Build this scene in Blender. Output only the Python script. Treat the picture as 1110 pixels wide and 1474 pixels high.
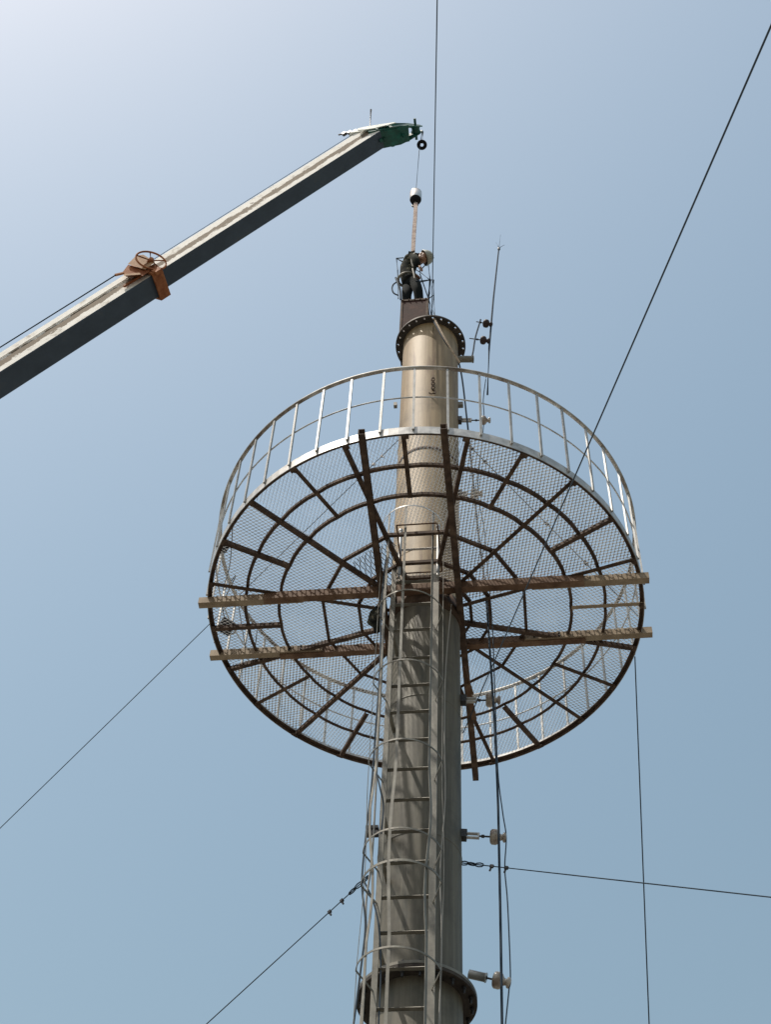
import bpy, bmesh, math, random
from mathutils import Vector, Matrix, noise
random.seed(7)
R = math.radians
for o in list(bpy.data.objects): bpy.data.objects.remove(o)
scene = bpy.context.scene
col = scene.collection

# ------------------------------------------------------------------ camera
PITCH, ROLL, FPX = 0.94419055, 0.05862209, 2216.0     # radians above the horizon, roll, focal length in photo pixels
CAM = Vector((0, 0, 1.6))
_F = Vector((0, math.cos(PITCH), math.sin(PITCH))); _U = Vector((0, -math.sin(PITCH), math.cos(PITCH))); _X = Vector((1, 0, 0))
CX = _X*math.cos(ROLL) + _U*math.sin(ROLL); CU = _U*math.cos(ROLL) - _X*math.sin(ROLL); CF = _F
cd = bpy.data.cameras.new('camera'); cam = bpy.data.objects.new('camera', cd); col.objects.link(cam)
m3 = Matrix((CX, CU, -CF)).transposed()
cam.matrix_world = Matrix.Translation(CAM) @ m3.to_4x4()
cd.sensor_fit = 'VERTICAL'; cd.sensor_height = 24; cd.lens = 24*FPX/1474; cd.clip_start = .05; cd.clip_end = 5000
scene.camera = cam
scene.render.resolution_x = 772; scene.render.resolution_y = 1024

# ------------------------------------------------------------------ sun, sky, exposure
SUN_EL, SUN_AZ = R(67), math.atan2(-math.cos(R(63)), -math.sin(R(63)))   # sun behind the camera, to the left
sd = Vector((math.cos(SUN_EL)*math.cos(SUN_AZ), math.cos(SUN_EL)*math.sin(SUN_AZ), math.sin(SUN_EL)))
w = bpy.data.worlds.new('World'); scene.world = w; w.use_nodes = True
nt = w.node_tree; nt.nodes.clear()
sky = nt.nodes.new('ShaderNodeTexSky'); sky.sky_type = 'NISHITA'; sky.sun_disc = False
sky.sun_elevation = SUN_EL; sky.sun_rotation = math.atan2(sd.x, sd.y)
sky.air_density = 2.0; sky.dust_density = 4.2; sky.ozone_density = 1.0; sky.altitude = 100
hsv = nt.nodes.new('ShaderNodeHueSaturation'); hsv.inputs['Hue'].default_value = .482; hsv.inputs['Saturation'].default_value = .95
bg = nt.nodes.new('ShaderNodeBackground'); bg.inputs['Strength'].default_value = .131
wo = nt.nodes.new('ShaderNodeOutputWorld')
nt.links.new(sky.outputs[0], hsv.inputs['Color']); nt.links.new(hsv.outputs[0], bg.inputs[0]); nt.links.new(bg.outputs[0], wo.inputs[0])
ld = bpy.data.lights.new('sun', 'SUN'); ld.energy = 5.0; ld.angle = R(.6); ld.color = (1, .93, .82)
lo = bpy.data.objects.new('sun', ld); col.objects.link(lo)
lo.rotation_euler = sd.to_track_quat('Z', 'Y').to_euler(); lo.location = (0, 0, 60)
scene.view_settings.view_transform = 'Standard'; scene.view_settings.look = 'None'
scene.view_settings.exposure = 0.0; scene.view_settings.gamma = 1
scene.cycles.max_bounces = 6

# ------------------------------------------------------------------ frame of the tower
A0 = Vector((0.46316, 10.03534, 0)); Z0 = 13.76          # tower axis and the platform's level
_a = R(-8.4); EU = Vector((math.cos(_a), math.sin(_a), 0)); EV = Vector((-math.sin(_a), math.cos(_a), 0)); EZ = Vector((0, 0, 1))
def T(u, v, z): return A0 + EU*u + EV*v + EZ*(Z0+z)
def L(P): d = P-A0; return Vector((d.dot(EU), d.dot(EV), P.z-Z0))
def pray(x, y): return CF + CX*((x-555)/FPX) - CU*((y-737)/FPX)
def pY(x, y, Y): d = pray(x, y); return CAM + d*(Y/d.y)              # point of the world plane y = Y seen at a pixel
def pV(x, y, v): d = pray(x, y); return CAM + d*((v-(CAM-A0).dot(EV))/d.dot(EV))
def pA(x, y, dv=0): return pY(x, y, A0.y+dv)
def pol(r, deg, z): t = R(deg); return A0 + Vector((r*math.cos(t), r*math.sin(t), Z0+z))

# ------------------------------------------------------------------ materials
def mat(name, base, rough=.5, metal=0, spec=.5):
    m = bpy.data.materials.new(name); m.use_nodes = True
    b = m.node_tree.nodes['Principled BSDF']
    b.inputs['Base Color'].default_value = (*base, 1); b.inputs['Roughness'].default_value = rough
    b.inputs['Metallic'].default_value = metal; b.inputs['Specular IOR Level'].default_value = spec
    return m
def N(m, t, **kw):
    n = m.node_tree.nodes.new(t)
    for k, v in kw.items():
        if hasattr(n, k): setattr(n, k, v)
        else: n.inputs[k].default_value = v
    return n
def LK(m, a, b): m.node_tree.links.new(a, b)
def noisecol(m, stops, scale=(1, 1, 1), nscale=5, detail=6, rough=.6, dist=0, prev=None, maskpos=None, bump=0, rr=None, space='Object'):
    """colour from noise; with prev the ramp's value mixes prev with the last stop"""
    tc = N(m, 'ShaderNodeTexCoord'); mp = N(m, 'ShaderNodeMapping'); mp.inputs['Scale'].default_value = scale
    LK(m, tc.outputs[space], mp.inputs[0])
    nz = N(m, 'ShaderNodeTexNoise'); nz.inputs['Scale'].default_value = nscale; nz.inputs['Detail'].default_value = detail
    nz.inputs['Roughness'].default_value = rough; nz.inputs['Distortion'].default_value = dist
    LK(m, mp.outputs[0], nz.inputs['Vector'])
    b = m.node_tree.nodes['Principled BSDF']
    if prev is None:
        rp = N(m, 'ShaderNodeValToRGB'); els = rp.color_ramp.elements
        while len(els) < len(stops): els.new(.5)
        for e, (p, c) in zip(els, stops): e.position = p; e.color = (*c, 1)
        LK(m, nz.outputs['Fac'], rp.inputs[0]); out = rp.outputs[0]
    else:
        rp = N(m, 'ShaderNodeValToRGB'); els = rp.color_ramp.elements
        els[0].position = maskpos[0]; els[1].position = maskpos[1]; els[0].color = (0, 0, 0, 1); els[1].color = (1, 1, 1, 1)
        mx = N(m, 'ShaderNodeMix', data_type='RGBA'); LK(m, nz.outputs['Fac'], rp.inputs[0]); LK(m, rp.outputs[0], mx.inputs['Factor'])
        LK(m, prev, mx.inputs[6]); mx.inputs[7].default_value = (*stops, 1); out = mx.outputs[2]
    LK(m, out, b.inputs['Base Color'])
    if bump:
        bp = N(m, 'ShaderNodeBump'); bp.inputs['Strength'].default_value = bump; bp.inputs['Distance'].default_value = .004
        LK(m, nz.outputs['Fac'], bp.inputs['Height']); LK(m, bp.outputs[0], b.inputs['Normal'])
    return out

def shaftmat(name, lo, mid, hi, light, stain):
    m = mat(name, mid, .62, 0, .35)
    o_ = noisecol(m, [(.3, lo), (.5, mid), (.68, hi)], (6, 6, .35), 1.6, 8, .6)
    o_ = noisecol(m, light, (9, 9, .25), 2.2, 6, .65, prev=o_, maskpos=(.55, .75))
    o_ = noisecol(m, stain, (5, 5, .45), 1.3, 8, .7, prev=o_, maskpos=(.54, .72))
    o_ = noisecol(m, tuple(x*.45 for x in mid), (1, 1, 1), 1.6, 6, .65, prev=o_, maskpos=(.52, .74), bump=.4); return m
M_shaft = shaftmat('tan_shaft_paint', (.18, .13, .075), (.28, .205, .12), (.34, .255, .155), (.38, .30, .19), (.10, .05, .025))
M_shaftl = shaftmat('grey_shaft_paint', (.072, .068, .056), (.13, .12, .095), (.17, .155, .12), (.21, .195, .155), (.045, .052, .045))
def rusty(name, dark, mid, light, rough=.75, sc=9):
    m = mat(name, mid, rough, 0, .12); noisecol(m, [(.3, dark), (.52, mid), (.75, light)], (1, 1, 1), sc, 8, .65, bump=.3); return m
M_rust = rusty('rusty_brown_steel', (.042, .029, .023), (.085, .058, .044), (.18, .125, .09))
M_rustr = rusty('reddish_primer_steel', (.02, .009, .008), (.038, .014, .011), (.075, .032, .024))
M_beam = rusty('brown_beam_paint', (.09, .05, .032), (.17, .105, .07), (.27, .185, .13), .65, 6)
M_beaml = rusty('pale_zinc_beam', (.20, .15, .105), (.32, .255, .185), (.42, .35, .26), .65, 5)
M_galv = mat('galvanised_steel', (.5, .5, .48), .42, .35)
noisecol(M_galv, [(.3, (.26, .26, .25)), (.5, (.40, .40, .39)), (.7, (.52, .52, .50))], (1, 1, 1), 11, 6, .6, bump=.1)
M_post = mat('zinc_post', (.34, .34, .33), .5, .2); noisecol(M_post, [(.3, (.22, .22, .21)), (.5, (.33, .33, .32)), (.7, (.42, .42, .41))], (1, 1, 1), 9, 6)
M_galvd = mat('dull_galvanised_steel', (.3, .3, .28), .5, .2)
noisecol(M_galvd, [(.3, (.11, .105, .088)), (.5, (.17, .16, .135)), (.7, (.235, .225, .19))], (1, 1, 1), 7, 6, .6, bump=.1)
M_railtop = mat('weathered_rail', (.42, .38, .33), .5, .2)
noisecol(M_railtop, [(.38, (.10, .075, .055)), (.5, (.30, .27, .23)), (.64, (.50, .49, .46))], (1, 1, 1), 3, 6, .6)
M_mesh = mat('expanded_metal', (.4, .4, .39), .55, .1)
noisecol(M_mesh, [(.35, (.60, .61, .62)), (.6, (.82, .83, .84))], (1, 1, 1), 3, 5, .6)
M_meshd = mat('dark_expanded_metal', (.12, .11, .10), .6, .1)
M_dark = mat('dark_oiled_steel', (.03, .03, .032), .5, .3)
M_black = mat('black_rubber', (.012, .012, .014), .8, 0, .1)
M_flange = rusty('dark_flange_steel', (.028, .025, .022), (.05, .043, .038), (.09, .075, .06), .6, 12)
M_cable = mat('dark_blue_cable', (.035, .05, .07), .8, 0, .12)
M_wire = mat('steel_wire', (.065, .085, .11), .8, 0, .12)
M_wirel = mat('grey_rope', (.30, .29, .27), .8)
M_rope = mat('hemp_rope', (.36, .29, .21), .9); noisecol(M_rope, [(.4, (.24, .18, .13)), (.6, (.42, .34, .25))], (1, 1, 1), 60, 3)
M_sling = mat('faded_webbing', (.42, .33, .29), .85); noisecol(M_sling, [(.4, (.32, .23, .20)), (.6, (.50, .41, .36))], (1, 1, 1), 18, 3)
M_porc = mat('porcelain', (.36, .31, .27), .3); noisecol(M_porc, [(.4, (.24, .19, .16)), (.6, (.44, .40, .35))], (1, 1, 1), 14, 4)
M_porcd = mat('brown_glazed_porcelain', (.05, .035, .035), .6, 0, .2)
M_green = mat('green_enamel', (.012, .10, .07), .35); noisecol(M_green, [(.35, (.005, .06, .048)), (.6, (.010, .12, .095)), (.8, (.03, .19, .155))], (1, 1, 1), 7, 6)
M_pale = mat('pale_paint_and_glare', (.6, .64, .6), .5); noisecol(M_pale, [(.4, (.45, .50, .46)), (.6, (.68, .70, .66))], (1, 1, 1), 6, 5)  # pale casting paint, also the painted sun glare on the near cheek
M_orange = mat('orange_brown_primer', (.3, .11, .04), .75, 0, .15); noisecol(M_orange, [(.35, (.20, .065, .028)), (.55, (.34, .135, .06)), (.75, (.46, .22, .11))], (1, 1, 1), 6, 6)
M_orangel = mat('orange_primer_sunlit_tone', (.42, .25, .13), .7, 0, .2); noisecol(M_orangel, [(.35, (.32, .17, .085)), (.6, (.45, .28, .16))], (1, 1, 1), 6, 6)  # the orange primer again, with sunlight put into a paler tan
M_chrome = mat('polished_steel', (.55, .52, .48), .25, .9)
M_skin = mat('skin', (.30, .16, .10), .55)
M_camo = mat('camouflage_cloth', (.1, .1, .08), .95, 0, .1)
noisecol(M_camo, [(.40, (.010, .011, .012)), (.50, (.022, .025, .022)), (.60, (.045, .046, .036)), (.67, (.22, .20, .15))], (1, 1, 1), 9, 4, .6)
M_navy = mat('dark_trousers', (.010, .013, .014), .95, 0, .1)
M_maroon = mat('maroon_scarf', (.06, .012, .010), .95, 0, .1)
M_helmet = mat('helmet_shell', (.32, .32, .27), .5)
M_boot = mat('boot_leather', (.02, .016, .014), .7)
# boom: white enamel with a band of grimy grease stain
M_boom = mat('white_boom_enamel', (.8, .78, .74), .75, 0, .08)
_o = noisecol(M_boom, [(.34, (.42, .39, .35)), (.44, (.74, .72, .68)), (.7, (.84, .83, .80))], (1, 1, 1), 5, 7, .7)
tc = N(M_boom, 'ShaderNodeUVMap'); uvn = tc
mp = N(M_boom, 'ShaderNodeSeparateXYZ'); LK(M_boom, uvn.outputs[0], mp.inputs[0])
nz = N(M_boom, 'ShaderNodeTexNoise'); nz.inputs['Scale'].default_value = 2.6; nz.inputs['Detail'].default_value = 8; nz.inputs['Roughness'].default_value = .72
mpp = N(M_boom, 'ShaderNodeMapping'); mpp.inputs['Scale'].default_value = (1, 1.2, 1); LK(M_boom, uvn.outputs[0], mpp.inputs[0]); LK(M_boom, mpp.outputs[0], nz.inputs['Vector'])
# stain mask: low noise + distance from the band's centre line (v about .36 of the plate)
ab = N(M_boom, 'ShaderNodeMath', operation='SUBTRACT'); LK(M_boom, mp.outputs[1], ab.inputs[0]); ab.inputs[1].default_value = .47
ab2 = N(M_boom, 'ShaderNodeMath', operation='ABSOLUTE'); LK(M_boom, ab.outputs[0], ab2.inputs[0])
ab3 = N(M_boom, 'ShaderNodeMath', operation='MULTIPLY'); LK(M_boom, ab2.outputs[0], ab3.inputs[0]); ab3.inputs[1].default_value = 1.25
ab4 = N(M_boom, 'ShaderNodeMath', operation='SUBTRACT'); LK(M_boom, nz.outputs['Fac'], ab4.inputs[0]); LK(M_boom, ab3.outputs[0], ab4.inputs[1])
rp = N(M_boom, 'ShaderNodeValToRGB'); rp.color_ramp.elements[0].position = .30; rp.color_ramp.elements[1].position = .325
LK(M_boom, ab4.outputs[0], rp.inputs[0])
mx = N(M_boom, 'ShaderNodeMix', data_type='RGBA'); LK(M_boom, rp.outputs[0], mx.inputs['Factor']); LK(M_boom, _o, mx.inputs[6]); mx.inputs[7].default_value = (.17, .135, .10, 1)
LK(M_boom, mx.outputs[2], M_boom.node_tree.nodes['Principled BSDF'].inputs['Base Color'])
M_boomd = mat('shaded_boom_underside', (.03, .036, .046), .5)  # shade under the white boom put into a dark blue colour
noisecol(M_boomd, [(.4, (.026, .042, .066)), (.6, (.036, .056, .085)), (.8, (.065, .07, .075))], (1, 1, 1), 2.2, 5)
M_ground = mat('dry_ground', (.12, .115, .10), .95); noisecol(M_ground, [(.35, (.085, .082, .072)), (.65, (.15, .14, .12))], (1, 1, 1), .35, 8)

# ------------------------------------------------------------------ mesh helpers
class MB:
    def __init__(s): s.v = []; s.f = []; s.sm = []; s.uv = None
    def add(s, vs, fs, smooth=False):
        n = len(s.v); s.v += [tuple(v) for v in vs]; s.f += [tuple(i+n for i in f) for f in fs]; s.sm += [smooth]*len(fs)
    def build(s, name, m, parent=None):
        me = bpy.data.meshes.new(name); me.from_pydata(s.v, [], s.f)
        me.polygons.foreach_set('use_smooth', s.sm)
        if m: me.materials.append(m)
        me.update()
        bm = bmesh.new(); bm.from_mesh(me); bmesh.ops.recalc_face_normals(bm, faces=bm.faces); bm.to_mesh(me); bm.free()
        o = bpy.data.objects.new(name, me); col.objects.link(o)
        if parent: o.parent = parent
        return o
def frame(d, up=None):
    d = d.normalized(); up = up or (EZ if abs(d.z) < .95 else EU)
    s = d.cross(up).normalized(); u = s.cross(d).normalized(); return d, s, u
def bar(mb, a, b, w, h, up=None, off=(0, 0)):
    """box from a to b; w across, h along up; off shifts (side, up)"""
    a = Vector(a); b = Vector(b); d, s, u = frame(b-a, up)
    sh = s*off[0]+u*off[1]; vs = []
    for p in (a, b):
        for i, j in ((-1, -1), (1, -1), (1, 1), (-1, 1)): vs.append(p+sh+s*(i*w/2)+u*(j*h/2))
    mb.add(vs, [(0, 1, 2, 3), (7, 6, 5, 4), (0, 4, 5, 1), (1, 5, 6, 2), (2, 6, 7, 3), (3, 7, 4, 0)])
def channel(mb, a, b, w, h, t=.008, side=1, up=None):
    """C-section: web vertical, two flanges pointing to side; a-b is the web's centre line"""
    bar(mb, a, b, t, h, up); d, s, u = frame(Vector(b)-Vector(a), up)
    for k in (-1, 1):
        o = s*(side*(w/2+t/2)) + u*(k*(h/2-t/2)); bar(mb, Vector(a)+o, Vector(b)+o, w, t, up)
def angle(mb, a, b, w, h, t=.006, side=1, up=None):
    bar(mb, a, b, t, h, up); d, s, u = frame(Vector(b)-Vector(a), up)
    o = s*(side*(w/2+t/2)) + u*(-(h/2-t/2)); bar(mb, Vector(a)+o, Vector(b)+o, w, t, up)
def tube(mb, pts, r, seg=8, closed=False, cap=True, r2=None):
    pts = [Vector(p) for p in pts]; n = len(pts); vs = []; fs = []
    prev = None
    for i, p in enumerate(pts):
        if closed: d = pts[(i+1) % n]-pts[i-1]
        else: d = pts[min(i+1, n-1)]-pts[max(i-1, 0)]
        d.normalize()
        if prev is None: _, s, u = frame(d)
        else: s = (prev - d*prev.dot(d)).normalized(); u = d.cross(s)
        prev = s; rr = r if r2 is None else r+(r2-r)*i/(n-1)
        if isinstance(r, (list, tuple)): rr = r[i]
        for k in range(seg):
            a = 2*math.pi*k/seg; vs.append(p+s*(rr*math.cos(a))+u*(rr*math.sin(a)))
    for i in range(n if closed else n-1):
        for k in range(seg):
            j = (i+1) % n; k2 = (k+1) % seg; fs.append((i*seg+k, j*seg+k, j*seg+k2, i*seg+k2))
    mb.add(vs, fs, seg > 4)
    if cap and not closed: mb.add(vs[:seg], [tuple(range(seg))]); mb.add(vs[-seg:], [tuple(range(seg))])
def lathe(mb, o, axis, prof, seg=24, smooth=True, cap=True):
    """prof: (radius, distance along axis) pairs"""
    d, s, u = frame(Vector(axis)); vs = []; fs = []; o = Vector(o)
    for r, h in prof:
        for k in range(seg):
            a = 2*math.pi*k/seg; vs.append(o+d*h+s*(r*math.cos(a))+u*(r*math.sin(a)))
    for i in range(len(prof)-1):
        for k in range(seg): fs.append((i*seg+k, i*seg+(k+1) % seg, (i+1)*seg+(k+1) % seg, (i+1)*seg+k))
    mb.add(vs, fs, smooth)
    for i in (0, len(prof)-1) if cap else ():
        if prof[i][0] > 1e-4: mb.add(vs[i*seg:(i+1)*seg], [tuple(range(seg))])
def arcbox(mb, c, r0, r1, z0, z1, a0, a1, n):
    """swept rectangular section about the vertical through c"""
    full = abs(a1-a0) > 359.9; vs = []; fs = []
    m = n if full else n+1
    for i in range(m):
        t = R(a0+(a1-a0)*i/n); e = Vector((math.cos(t), math.sin(t), 0))
        for r, z in ((r0, z0), (r1, z0), (r1, z1), (r0, z1)): vs.append(Vector((c[0], c[1], z))+e*r)
    for i in range(n):
        j = (i+1) % m
        for k in range(4): fs.append((i*4+k, j*4+k, j*4+(k+1) % 4, i*4+(k+1) % 4))
    if not full: fs += [(0, 1, 2, 3), (n*4, n*4+1, n*4+2, n*4+3)]
    mb.add(vs, fs)
def tag(o, label=None, cat=None, group=None, kind=None):
    if label: o['label'] = label
    if cat: o['category'] = cat
    if group: o['group'] = group
    if kind: o['kind'] = kind
    return o
def empty(name, loc, label, cat, group=None):
    o = bpy.data.objects.new(name, None); col.objects.link(o); o.empty_display_size = .1
    ROOTS.append((o, Vector(loc))); return tag(o, label, cat, group)
ROOTS = []
def reroot():
    # everything is modelled in world coordinates; put each Empty at its thing's base and shift the parts back
    for o, l in ROOTS:
        o.location = l
        for ch in o.children: ch.location = ch.location - l
def tubes(name, pts, r, m, parent=None, seg=8, r2=None):
    mb = MB(); tube(mb, pts, r, seg, r2=r2); return mb.build(name, m, parent)
def smoothline(pts, n=6):
    """Catmull-Rom through pts"""
    P = [Vector(p) for p in pts]; out = []
    for i in range(len(P)-1):
        p0 = P[max(i-1, 0)]; p1 = P[i]; p2 = P[i+1]; p3 = P[min(i+2, len(P)-1)]
        for k in range(n):
            t = k/n; out.append(.5*((2*p1)+(p2-p0)*t+(2*p0-5*p1+4*p2-p3)*t*t+(3*p1-p0-3*p2+p3)*t**3))
    return out+[P[-1]]

# ------------------------------------------------------------------ ground
mb = MB(); n = 40; S = 900
vs = [(-S+2*S*i/n, -S+2*S*j/n, 0) for j in range(n+1) for i in range(n+1)]
mb.add(vs, [(j*(n+1)+i, j*(n+1)+i+1, (j+1)*(n+1)+i+1, (j+1)*(n+1)+i) for j in range(n) for i in range(n)])
tag(mb.build('ground', M_ground), kind='structure')

# ------------------------------------------------------------------ tower
RP = .3575; ZF = 5.44; ZL = -4.72       # pipe radius, top flange, lower flange (relative to the platform)
tower = empty('tower', (A0.x, A0.y, 0), 'tall round tan steel pipe tower with bolted flanges, rising through the round mesh platform', 'tower')
def flange(z, thick, ro, ri, nh, hr, hrad, a_off=0):
    mb = MB(); k = 8
    for s in range(nh):
        c0 = 360/nh*s+a_off; t0 = R(c0-180/nh); t1 = R(c0+180/nh); cc = (hr*math.cos(R(c0)), hr*math.sin(R(c0)))
        ob = []
        # outer boundary of the sector counter-clockwise, 4 sides
        for i in range(k): ob.append((ro, t0+(t1-t0)*i/k))
        for i in range(3): ob.append((ro+(ri-ro)*i/3, t1))
        for i in range(k): ob.append((ri, t1+(t0-t1)*i/k))
        for i in range(3): ob.append((ri+(ro-ri)*i/3, t0))
        ob = [(r*math.cos(t), r*math.sin(t)) for r, t in ob]; nn = len(ob)
        hb = []
        for x, y in ob:
            a = math.atan2(y-cc[1], x-cc[0]); hb.append((cc[0]+hrad*math.cos(a), cc[1]+hrad*math.sin(a)))
        for zz in (z, z+thick):
            vs = [(A0.x+x, A0.y+y, Z0+zz) for x, y in ob+hb]
            mb.add(vs, [(i, (i+1) % nn, nn+(i+1) % nn, nn+i) for i in range(nn)])
        vs = [(A0.x+x, A0.y+y, Z0+zz) for zz in (z, z+thick) for x, y in hb]
        mb.add(vs, [(i, (i+1) % nn, nn+(i+1) % nn, nn+i) for i in range(nn)])
        o2 = ob[:k+1]; vs = [(A0.x+x, A0.y+y, Z0+zz) for zz in (z, z+thick) for x, y in o2]
        mb.add(vs, [(i, i+1, k+2+i, k+1+i) for i in range(k)])
    return mb
def shaft(name, z0, z1, r=RP, m=M_shaft, thick=.01):
    mb = MB(); lathe(mb, (A0.x, A0.y, 0), EZ, [(r, z0), (r, (z0+z1)/2), (r, z1)], 72); return mb.build(name, m, tower)
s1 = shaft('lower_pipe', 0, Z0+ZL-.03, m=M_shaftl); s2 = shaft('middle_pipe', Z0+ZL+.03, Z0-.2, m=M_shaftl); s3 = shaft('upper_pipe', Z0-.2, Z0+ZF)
# weld seams as raised beads on the pipe
for zz in (2.92, .62, -1.62, -3.3):
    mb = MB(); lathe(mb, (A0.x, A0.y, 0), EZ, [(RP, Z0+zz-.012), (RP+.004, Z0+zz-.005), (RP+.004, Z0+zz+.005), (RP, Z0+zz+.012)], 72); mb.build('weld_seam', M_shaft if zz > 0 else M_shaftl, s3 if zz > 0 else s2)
flange(ZF, .028, .458, .30, 24, .425, .0145).build('top_flange', M_flange, tower)
lf1 = flange(ZL, .026, .47, RP, 20, .43, .006).build('lower_flange', M_galvd, tower)
lf2 = flange(ZL-.031, .028, .47, RP, 20, .43, .006).build('lower_flange', M_flange, tower)
for k in range(20):
    mb = MB(); p = pol(.43, 18*k, ZL-.09); lathe(mb, p, EZ, [(.019, .035), (.019, .058)], 6, False); lathe(mb, p, EZ, [(.011, 0), (.011, .15)], 8); lathe(mb, p, EZ, [(.019, .117), (.019, .137)], 6, False)
    mb.build('bolt', M_dark, lf2)
zz = L(pV(620, 643, -.36)).z
mb = MB(); lathe(mb, (A0.x, A0.y, 0), EZ, [(RP, Z0+zz-.03), (RP+.005, Z0+zz-.024), (RP+.005, Z0+zz+.024), (RP, Z0+zz+.03)], 72); mb.build('rust_band', M_rust, s3)
# a collar of plates where the platform grips the pipe
mb = MB(); lathe(mb, (A0.x, A0.y, 0), EZ, [(RP+.001, Z0-.30), (RP+.014, Z0-.30), (RP+.014, Z0-.02), (RP+.001, Z0-.02)], 48); mb.build('clamp_collar', M_rust, tower)
# small lugs on the shaft
for px, y, s in ((574, 583, -1), (660, 583, 1)):
    p = pA(px, y); mb = MB(); bar(mb, p-EU*.02, p+EU*(.06*s), .05, .07); mb.build('lug', M_galvd, tower)
p = pA(535, 1193); mb = MB(); bar(mb, p+EU*.06, p-EU*.05, .06, .03); bar(mb, p+EU*.06-EZ*.06, p-EU*.05-EZ*.06, .06, .03); mb.build('lug', M_dark, tower)
# short galvanised pipe stub under the top flange
p0 = pA(664, 517); p1 = pA(680.5, 517); mb = MB(); d = (p1-p0).normalized(); lathe(mb, p0-d*.06, d, [(.045, 0), (.045, (p1-p0).length+.06)], 16); lathe(mb, p1, d, [(.052, 0), (.052, .012)], 16)
mb.build('pipe_stub', M_galvd, tower)

# ------------------------------------------------------------------ platform
RR = 2.222
plat = empty('platform', T(0, 0, 0), 'round steel mesh platform with galvanised guard rail encircling the pipe tower', 'platform')
PA = 6.6
mb = MB(); arcbox(mb, A0, RR-.006, RR, Z0-.07, Z0+.045, 0, 360, 144); rim = mb.build('toe_plate', M_galv, plat)
mb = MB(); arcbox(mb, A0, RR-.045, RR-.007, Z0-.034, Z0-.026, 0, 360, 144); mb.build('rim_angle', M_rust, plat)
mb = MB(); arcbox(mb, A0, RR-.014, RR-.0065, Z0-.072, Z0-.036, 0, 360, 144); mb.build('rim_angle', M_rust, plat)
for rr, wd in ((1.848, .045), (1.505, .045)):
    mb = MB()
    for k in range(96): angle(mb, pol(rr-.008*(k % 4 == 0), PA+3.75*k, -.025), pol(rr-.008*(k % 4 == 3), PA+3.75*(k+1), -.025), .026, .038, .006, -1)
    mb.build('ring_bar', M_rust, plat)
for rr in (1.07, .70, .50):
    mb = MB()
    for k in range(12): angle(mb, pol(rr, PA+30*k, -.025), pol(rr, PA+30*(k+1), -.025), .026, .038, .006, -1)
    mb.build('ring_bar', M_rust, plat)
for k in range(24):
    a = PA+15*k; r0 = .37 if k % 2 == 0 else 1.49; mb = MB()
    angle(mb, pol(r0, a, -.055), pol(RR-.01, a, -.055), .034, .048, .007, 1 if k % 3 else -1)
    o = mb.build('radial_bar', M_rust, plat)
    mb = MB(); p_ = pol(RR-.05, a, -.085); bar(mb, p_, pol(RR-.012, a, -.085), .07, .006); lathe(mb, p_-EZ*.012, EZ, [(.01, 0), (.01, .02)], 6, False); mb.build('cleat', M_rust, o)
    if k in (22, 23, 0) : o.data.materials[0] = M_beaml if k in (23,) else M_rust
# main beams: two across, two fore and aft, gripping the pipe; lapped pale extensions on the cross beams
def beam(a, b, side, h, w, m, ext=None):
    mb = MB(); channel(mb, a, b, w, h, .009, side); o = mb.build('main_beam', m, plat)
    for (c, d_, sd, hh) in ext or []:
        mb = MB(); channel(mb, c, d_, w, hh, .009, sd); mb.build('beam_extension', M_beaml, o)
        for q in (.03, .11, .19):
            e_ = (c-d_).normalized(); p_ = d_+e_*(.05+q*1.6); mb = MB()
            for k in (-1, 1): lathe(mb, p_+EZ*(.022*k)-EV*.022, EV, [(.011, 0), (.011, .05)], 6, False)
            mb.build('bolt', M_dark, o)
zb = -.115
beam(T(-1.60, -.425, zb), T(1.62, -.425, zb), -1, .10, .065, M_beam, [(T(-2.27, -.405, zb+.005), T(-1.2, -.405, zb+.005), -1, .088), (T(2.26, -.405, zb+.005), T(1.1, -.405, zb+.005), 1, .088)])
zb = -.05
beam(T(-1.55, .385, zb), T(1.62, .385, zb), -1, .10, .060, M_beam, [(T(-2.29, .365, zb+.012), T(-1.1, .365, zb+.012), -1, .092), (T(2.30, .365, zb+.012), T(1.0, .365, zb+.012), 1, .092)])
zb = -.17
beam(T(-.42, -2.34, zb), T(-.42, 2.2, zb), 1, .09, .052, M_rust)
beam(T(.40, -2.34, zb), T(.40, 2.24, zb), -1, .09, .055, M_rust)
# gusset plates tying the beams to the pipe
for u, v in ((-.40, -.42), (.39, -.42), (-.40, .38), (.39, .38)):
    mb = MB(); bar(mb, T(u, v-.07, -.125), T(u, v+.07, -.125), .014, .09); mb.build('gusset', M_dark, plat)
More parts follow.
